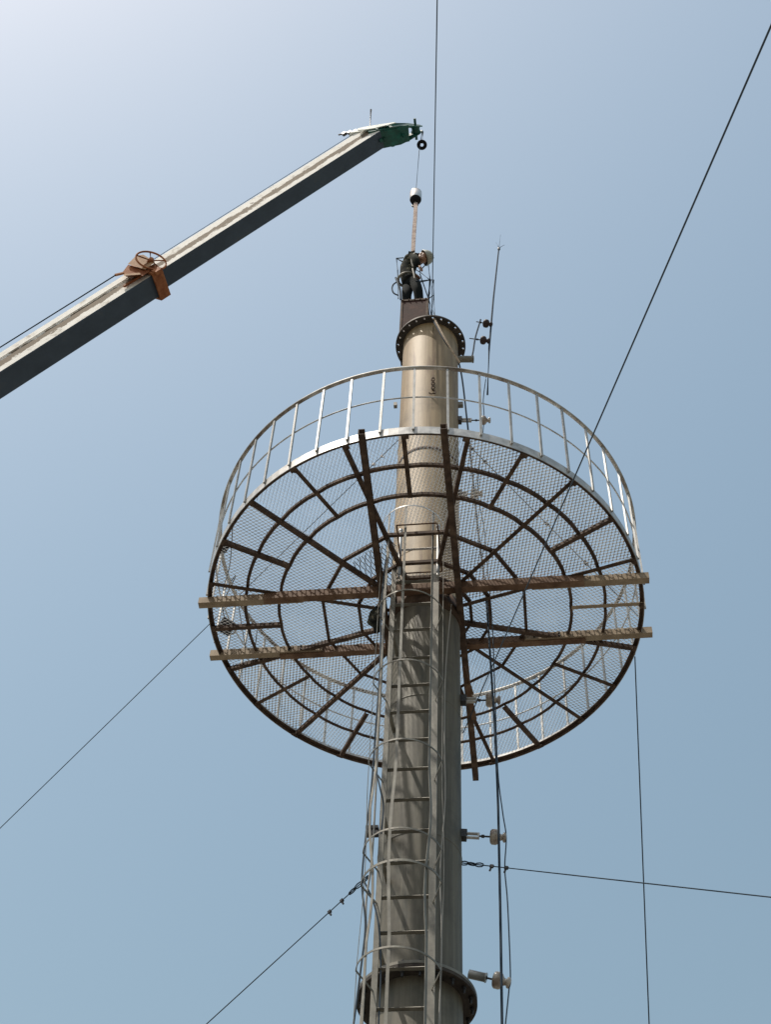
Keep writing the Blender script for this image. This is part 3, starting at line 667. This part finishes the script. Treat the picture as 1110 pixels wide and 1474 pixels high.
hb = hdp+EU*.035
mb = MB(); ellipsoid(mb, hb, (hfd, hsd, hup), (.130, .112, .118), 24, 10, R(98)); ellipsoid(mb, hb+hup*.003, (hfd, hsd, hup), (.122, .105, .110), 24, 10, R(98))
tube(mb, [hb-hup*.015+hfd*(.134*math.cos(R(15*k))+(.02 if math.cos(R(15*k)) > 0 else 0)*math.cos(R(15*k)))+hsd*(.116*math.sin(R(15*k))) for k in range(24)], .007, 6, closed=True)
for k in (-1, 0, 1): tube(mb, [hb+hsd*(k*.03)+hfd*(.127*math.cos(R(a)))+hup*(.116*math.sin(R(a))+.004) for a in range(20, 161, 20)], .006, 6)
mb.build('helmet', M_helmet, pers)
skin_body('scarf', [[(nk-EU*.02, (.085, .08)), (nk+EU*.03, (.092, .085)), (hdp-EU*.02-EZ*.02, (.098, .092))]], M_maroon, pers)
# harness: belt, leg strap, coiled lanyard
mb = MB()
c_ = wst-EZ*.05; tube(mb, [c_+EU*(.145*math.cos(R(20*k)))+EV*(.118*math.sin(R(20*k))) for k in range(18)], .02, 6, closed=True); mb.build('harness_belt', M_galvd, pers)
mb = MB(); tube(mb, smoothline([W(.06, 1.40, -.17), W(.045, 1.30, -.21), W(.01, 1.15, -.19), W(.03, 1.0, -.16)]), .014, 6); mb.build('harness_strap', M_wirel, pers)
mb = MB(); tube(mb, smoothline([W(.02, .98, -.14), W(.04, .8, -.16), W(.06, .62, -.16)]), .012, 6); mb.build('harness_strap', M_wirel, pers)
mb = MB(); tube(mb, smoothline([pV(571, 406, 0), pV(566, 410, 0), pV(564.5, 416, 0), pV(567, 422, 0), pV(573, 425, 0)]), .011, 6); tube(mb, smoothline([pV(570, 400, 0), pV(573, 408, -.05), pV(576, 418, -.05), pV(577, 431, -.05)]), .016, 6)
mb.build('lanyard', M_cable, pers)

# ------------------------------------------------------------------ crane
tipd = pY(606, 186, A0.y-.02)                       # boom head's tip, plumb over the tower's top
P_tip = pY(538, 199, A0.y+.05); r0_ = pray(0, 541)
P_low = CAM+r0_*(22.5/r0_.length)
bd = (P_tip-P_low).normalized()
P_foot = P_low-bd*15.5
crane = empty('crane', Vector((P_foot.x, P_foot.y, 0)), 'telescopic crane boom, white flank and dark underside, reaching over the tower top', 'crane')
hz_ = bd.cross(EZ).normalized()        # horizontal across the boom
if hz_.y > 0: hz_ = -hz_               # towards the camera
up_ = bd.cross(hz_).normalized()
if up_.z < 0: up_ = -up_
def boxsec(mb, a, b, w, h, w2=None, h2=None, ch=.18):
    """eight-sided box section with chamfered lower corners"""
    w2 = w2 or w; h2 = h2 or h; vs = []
    for p, ww, hh in ((a, w, h), (b, w2, h2)):
        for x, y in ((-.5, -.5+ch), (-.5, .5), (.5, .5), (.5, -.5+ch), (.5-ch, -.5), (-.5+ch, -.5)): vs.append(p+hz_*(x*ww)+up_*(y*hh))
    fs = [(i, (i+1) % 6, 6+(i+1) % 6, 6+i) for i in range(6)]+[(0, 1, 2, 3, 4, 5), (11, 10, 9, 8, 7, 6)]
    mb.add(vs, fs)
def boom_section(name, a, b, w, h):
    mb = MB(); boxsec(mb, a, b, w, h, ch=.03)
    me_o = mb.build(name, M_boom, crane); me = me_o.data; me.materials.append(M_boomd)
    uv = me.uv_layers.new(name='UVMap'); Ln = (b-a).length
    for p in me.polygons:
        nrm = p.normal
        if nrm.dot(up_) < -.5: p.material_index = 1  # downward faces take the painted shade
        for li in p.loop_indices:
            co = me.vertices[me.loops[li].vertex_index].co-a
            uv.data[li].uv = (co.dot(bd), co.dot(up_)/h+.5)
    return me_o
K = pY(225, 401, P_tip.y)  # collar seen here; find it on the boom's line
def online(x, y):
    """parameter on the boom line nearest to the ray through a pixel"""
    d = pray(x, y).normalized(); w0 = P_low-CAM; b = bd.dot(d); dd = bd.dot(w0); e = d.dot(w0); return P_low+bd*((b*e-dd)/(1-b*b))
P_col = online(222, 404)
W1, H1 = .30, .40; W2, H2 = .36, .50
boom_section('upper_boom', P_col-bd*.5, P_tip, W1, H1)
lowc = P_col+bd*.02
boom_section('lower_boom', P_foot, lowc, W2, H2)
mb = MB(); boxsec(mb, P_foot-bd*3, P_foot+bd*.3, .46, .6, ch=.05); mb.build('base_boom', M_boom, crane)
# ledges along the flank
mb = MB(); bar(mb, P_foot+hz_*(W2/2+.01)+up_*(H2*.18), lowc+hz_*(W2/2+.01)+up_*(H2*.18), .012, .014, up_); mb.build('flank_ridge', M_boom, crane)
# collar
mb = MB()
c = P_col
for s, wd, hh in ((0, W2+.07, H2+.06),):
    for (oa, ob, ww, h3) in ((hz_*(wd/2), None, .03, hh), (-hz_*(wd/2), None, .03, hh)):
        bar(mb, c+oa-bd*.17, c+oa+bd*.02, ww, h3, up_)
    bar(mb, c-up_*(hh/2)-bd*.17, c-up_*(hh/2)+bd*.02, wd+.03, .03, up_); bar(mb, c+up_*(hh/2)-bd*.17, c+up_*(hh/2)+bd*.02, wd+.03, .03, up_)
    bar(mb, c-up_*(hh*.5)+hz_*(wd/2)-bd*.13, c-up_*(hh*.5)+hz_*(wd/2)-bd*.03, .06, .12, up_)
mb.build('boom_collar', M_orange, crane)
# reel housing and spoked wheel on the flank
fp = c+hz_*(W2/2+.05)+up_*(.12)
yh = (fp+hz_*.06).y
def slab(pix, y0, y1, name, m):
    n = len(pix); vs = [pY(x, y, Y) for Y in (y0, y1) for x, y in pix]; mb = MB()
    mb.add(vs, [(i, (i+1) % n, n+(i+1) % n, n+i) for i in range(n)]+[tuple(range(n)), tuple(range(2*n-1, n-1, -1))]); return mb.build(name, m, crane)
slab([(175, 393), (184, 381), (208, 388), (222, 379), (214, 391), (205, 397), (182, 398.5)], yh, yh+.12, 'reel_housing', M_orange)
slab([(183.5, 380), (196, 367.5), (206, 366.5), (223, 377), (208.5, 388)], yh-.03, yh-.015, 'housing_lit_face', M_orangel)  # thin slab for the housing's top face, its sunlight painted in tan
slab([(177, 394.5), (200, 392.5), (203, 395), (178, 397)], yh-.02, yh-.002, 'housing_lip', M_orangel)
wc = pY(217, 375, (fp+hz_*.1).y); mb = MB(); wr_ = 21.5/FPX*(wc-CAM).length
_vd = (wc-CAM).normalized(); _iu = (CU-_vd*CU.dot(_vd)).normalized(); _ix = _iu.cross(_vd) if _iu.cross(_vd).x > 0 else -_iu.cross(_vd)
wa = (_ix*.97-_iu*.17+_vd*.15).normalized(); wb = (_iu*.52+_vd*.85+_ix*.1); wb = (wb-wa*wb.dot(wa)).normalized(); wn = wa.cross(wb)
tube(mb, [wc+wa*(wr_*math.cos(R(10*k)))+wb*(wr_*math.sin(R(10*k))) for k in range(36)], .015, 8, closed=True)
for k in range(5):
    t = R(72*k+20); tube(mb, [wc, wc+wa*(wr_*math.cos(t))+wb*(wr_*math.sin(t))], .011, 6)
lathe(mb, wc-wn*.04, wn, [(.035, 0), (.035, .08)], 12); bar(mb, wc, fp-bd*.15, .05, .05); mb.build('reel_wheel', M_orange, crane)
mb = MB(); bar(mb, pY(165, 396, yh), pY(178, 393, yh), .03, .03); bar(mb, c+hz_*(W2/2+.03)-bd*.6+up_*(-.12), c+hz_*(W2/2+.03)+bd*.05+up_*(-.12), .03, .035, up_); mb.build('guide_arm', M_orange, crane)
# control cable above the boom
tubes('control_cable', [pY(166, 396, yh), P_foot+up_*(H2/2+.28)+hz_*.1], .010, M_cable, crane)
tubes('control_cable', [P_col+up_*(H1/2+.03)+hz_*(W1/2), P_tip-bd*.25+up_*(H1/2+.03)+hz_*(W1/2)], .005, M_wire, crane)
# carrier on the ground far below, outside the picture
mb = MB(); base = Vector((P_foot.x-bd.x*3, P_foot.y-bd.y*3, 0)); 
bar(mb, base+Vector((-3, 0, 1.2)), base+Vector((6, 0, 1.2)), 2.4, .6); bar(mb, base+Vector((-1.5, 0, 2.4)), base+Vector((1.5, 0, 2.4)), 1.8, 1.8); bar(mb, base+Vector((4, 0, 2.2)), base+Vector((6, 0, 2.2)), 2.3, 1.5)
if P_foot.z-3*abs(bd.z) > 2: tube(mb, [base+Vector((0, 0, 3)), P_foot-bd*3], .25, 12)
for x in (-2, -.7, 3.2, 5):
    for s in (-1, 1): lathe(mb, base+Vector((x, s*1.05, .5)), Vector((0, s, 0)), [(.5, 0), (.5, .3), (.3, .32)], 24)
mb.build('carrier', M_green, crane)
# boom head: green cheek plates, pale wedge casting, sheaves, mast
hx = (tipd-P_tip); hxn = hx.normalized(); Lh = hx.length
hup_ = up_ - hxn*up_.dot(hxn); hup_.normalize(); hw = hxn.cross(hup_); 
if hw.y > 0: hw = -hw
def plate(mb, poly, off, th):
    n = len(poly); vs = []
    for o_ in (off-th/2, off+th/2):
        for x, y in poly: vs.append(P_tip+hxn*(x*Lh)+hup_*y+hw*o_)
    mb.add(vs, [(i, (i+1) % n, n+(i+1) % n, n+i) for i in range(n)]+[tuple(range(n)), tuple(range(2*n-1, n-1, -1))])
cheek = [(-.12, .10), (.05, .14), (.45, .16), (.82, .17), (1.02, .11), (1.05, .02), (.95, -.04), (.72, -.10), (.5, -.13), (.0, -.15), (-.14, -.13)]
for s in (-1, 1):
    n = len(cheek); vs = []
    for o_ in (-.009, .009):
        for x, y in cheek:
            k = W1/2 if x < .55 else W1/2-(x-.55)*.22
            vs.append(P_tip+hxn*(x*Lh)+hup_*y+hw*(s*k+o_))
    mb = MB(); mb.add(vs, [(i, (i+1) % n, n+(i+1) % n, n+i) for i in range(n)]+[tuple(range(n)), tuple(range(2*n-1, n-1, -1))])
    mb.build('cheek_plate', M_green, crane)
mb = MB(); q = [(-.14, -.13), (0, -.15), (.5, -.13), (.66, -.105), (.70, -.10)]
vs = [P_tip+hxn*(x*Lh)+hup_*(y+.012*j)+hw*(i*(W1/2-.01)) for x, y in q for i, j in ((-1, 0), (1, 0), (1, 1), (-1, 1))]
mb.add(vs, [(4*i+k, 4*i+(k+1) % 4, 4*i+4+(k+1) % 4, 4*i+4+k) for i in range(4) for k in range(4)]+[(0, 1, 2, 3), (16, 17, 18, 19)]); mb.build('bottom_cover', M_green, crane)
mb = MB()
plate(mb, [(-.4, .12), (-.42, .19), (-.12, .23), (.35, .17), (.42, .10), (.05, .02)], 0, W1-.03); mb.build('nose_casting', M_pale, crane)
mb = MB(); plate(mb, [(-.30, .02), (-.26, .13), (-.1, .15), (.25, .12), (.50, .085), (.50, .04), (.30, .0), (.0, -.05), (-.14, -.04)], W1/2+.022, .016); mb.build('flank_glare', M_pale, crane)  # added over the green cheek, sun glare put into its pale colour
mb = MB(); plate(mb, [(-.05, -.17), (.5, -.16), (.5, -.13), (-.05, -.14)], 0, W1-.04); plate(mb, [(.02, -.14), (.06, -.14), (.06, .06), (.02, .06)], 0, W1+.05); plate(mb, [(.30, -.14), (.36, -.14), (.36, .06), (.30, .06)], 0, W1+.035); mb.build('head_web', M_green, crane)
for x, y, r_ in ((.30, -.04, .10), (.92, .07, .085)):
    mb = MB(); c3 = P_tip+hxn*(x*Lh)+hup_*y; lathe(mb, c3-hw*.06, hw, [(.02, 0), (r_, 0), (r_, .02), (r_*.82, .045), (r_*.82, .075), (r_, .10), (r_, .12), (.02, .12)], 24); lathe(mb, c3-hw*(W1/2+.03), hw, [(.022, 0), (.022, W1+.06)], 10); mb.build('sheave', M_green, crane)
mb = MB()
for x, y in ((.06, -.19), (.55, -.17), (.15, -.16)): c3 = P_tip+hxn*(x*Lh)+hup_*y; bar(mb, c3-hup_*.05, c3+hup_*.02, .05, .05)
c3 = P_tip+hxn*(.52*Lh)+hup_*.16; bar(mb, c3-hup_*.02, c3+hup_*.12, .05, .05); bar(mb, P_tip-hxn*.05+hup_*.15+hw*.16, P_tip+hxn*.36*Lh+hup_*.10+hw*.16, .03, .03)
mb.build('head_lug', M_green, crane)
mb = MB(); c3 = P_tip+hxn*(.0)+hup_*.2; tube(mb, [c3, pY(534, 158, c3.y)], .016, 8); mb.build('aerial', M_dark, crane)
mb = MB()
for x in (-.50, -.38, -.26): c3 = P_tip+hxn*(x*Lh)+hup_*(.26+.05*(x+.5))+hw*.1; bar(mb, c3-hup_*.05, c3+hup_*.03, .05, .07); bar(mb, c3-hxn*.1, c3+hxn*.04, .02, .02)
mb.build('cable_clip', M_dark, crane)
# limit weight, hoist rope, hook ball
lw = pY(607.5, 208.5, A0.y-.02); t = empty('limit_weight', lw, 'black ring weight hanging on a short chain under the green boom head', 'weight')
mb = MB(); ld_ = Vector((.15, -1, -.25)).normalized(); ld_ = (lw-CAM).normalized(); lathe(mb, lw-ld_*.03, ld_, [(.028, 0), (.065, -.012), (.085, .0), (.085, .055), (.065, .068), (.028, .06), (.028, 0)], 24, cap=False); mb.build('ring', M_black, t)
tubes('short_chain', [pY(609, 190, A0.y-.02), lw+EZ*.08], .012, M_galvd, t)
hb_ = pY(598.5, 283, A0.y-.02)
t = empty('hook_block', hb_, 'shiny steel hook weight with dark underside hanging by one rope above the worker', 'hook block')
mb = MB(); lathe(mb, hb_, EZ, [(.03, -.20), (.075, -.17), (.088, -.12)], 24); mb.build('lower_cup', M_black, t)
mb = MB(); lathe(mb, hb_, EZ, [(.088, -.12), (.094, -.10), (.094, .12), (.08, .15), (.03, .17), (.02, .2)], 28); mb.build('weight_drum', M_chrome, t)
tubes('hoist_rope', [hb_+EZ*.18, pY(603.5, 218, A0.y-.02), pY(608, 188, A0.y-.02)], .006, M_wire, t, seg=6)
mb = MB(); hk0 = hb_-EZ*.19; tube(mb, smoothline([hk0, hk0-EZ*.05, hk0-EZ*.10+EU*.035, hk0-EZ*.16+EU*.02, hk0-EZ*.17-EU*.03, hk0-EZ*.12-EU*.05]), .014, 8); mb.build('hook', M_galvd, t)
mb = MB(); ps = smoothline([pY(598.5, 293, A0.y-.03), pY(597.5, 315, A0.y-.03), pY(596, 335, A0.y-.02), pY(594.5, 362, A0.y)], 6)
for a, b in zip(ps, ps[1:]): bar(mb, a, b, .055, .02, EV); bar(mb, a, b, .03, .03, EV, off=(.015, 0))
tag(mb.build('lifting_sling', M_sling), 'faded pinkish lifting sling stretched from the hook down to the worker', 'sling')
reroot()
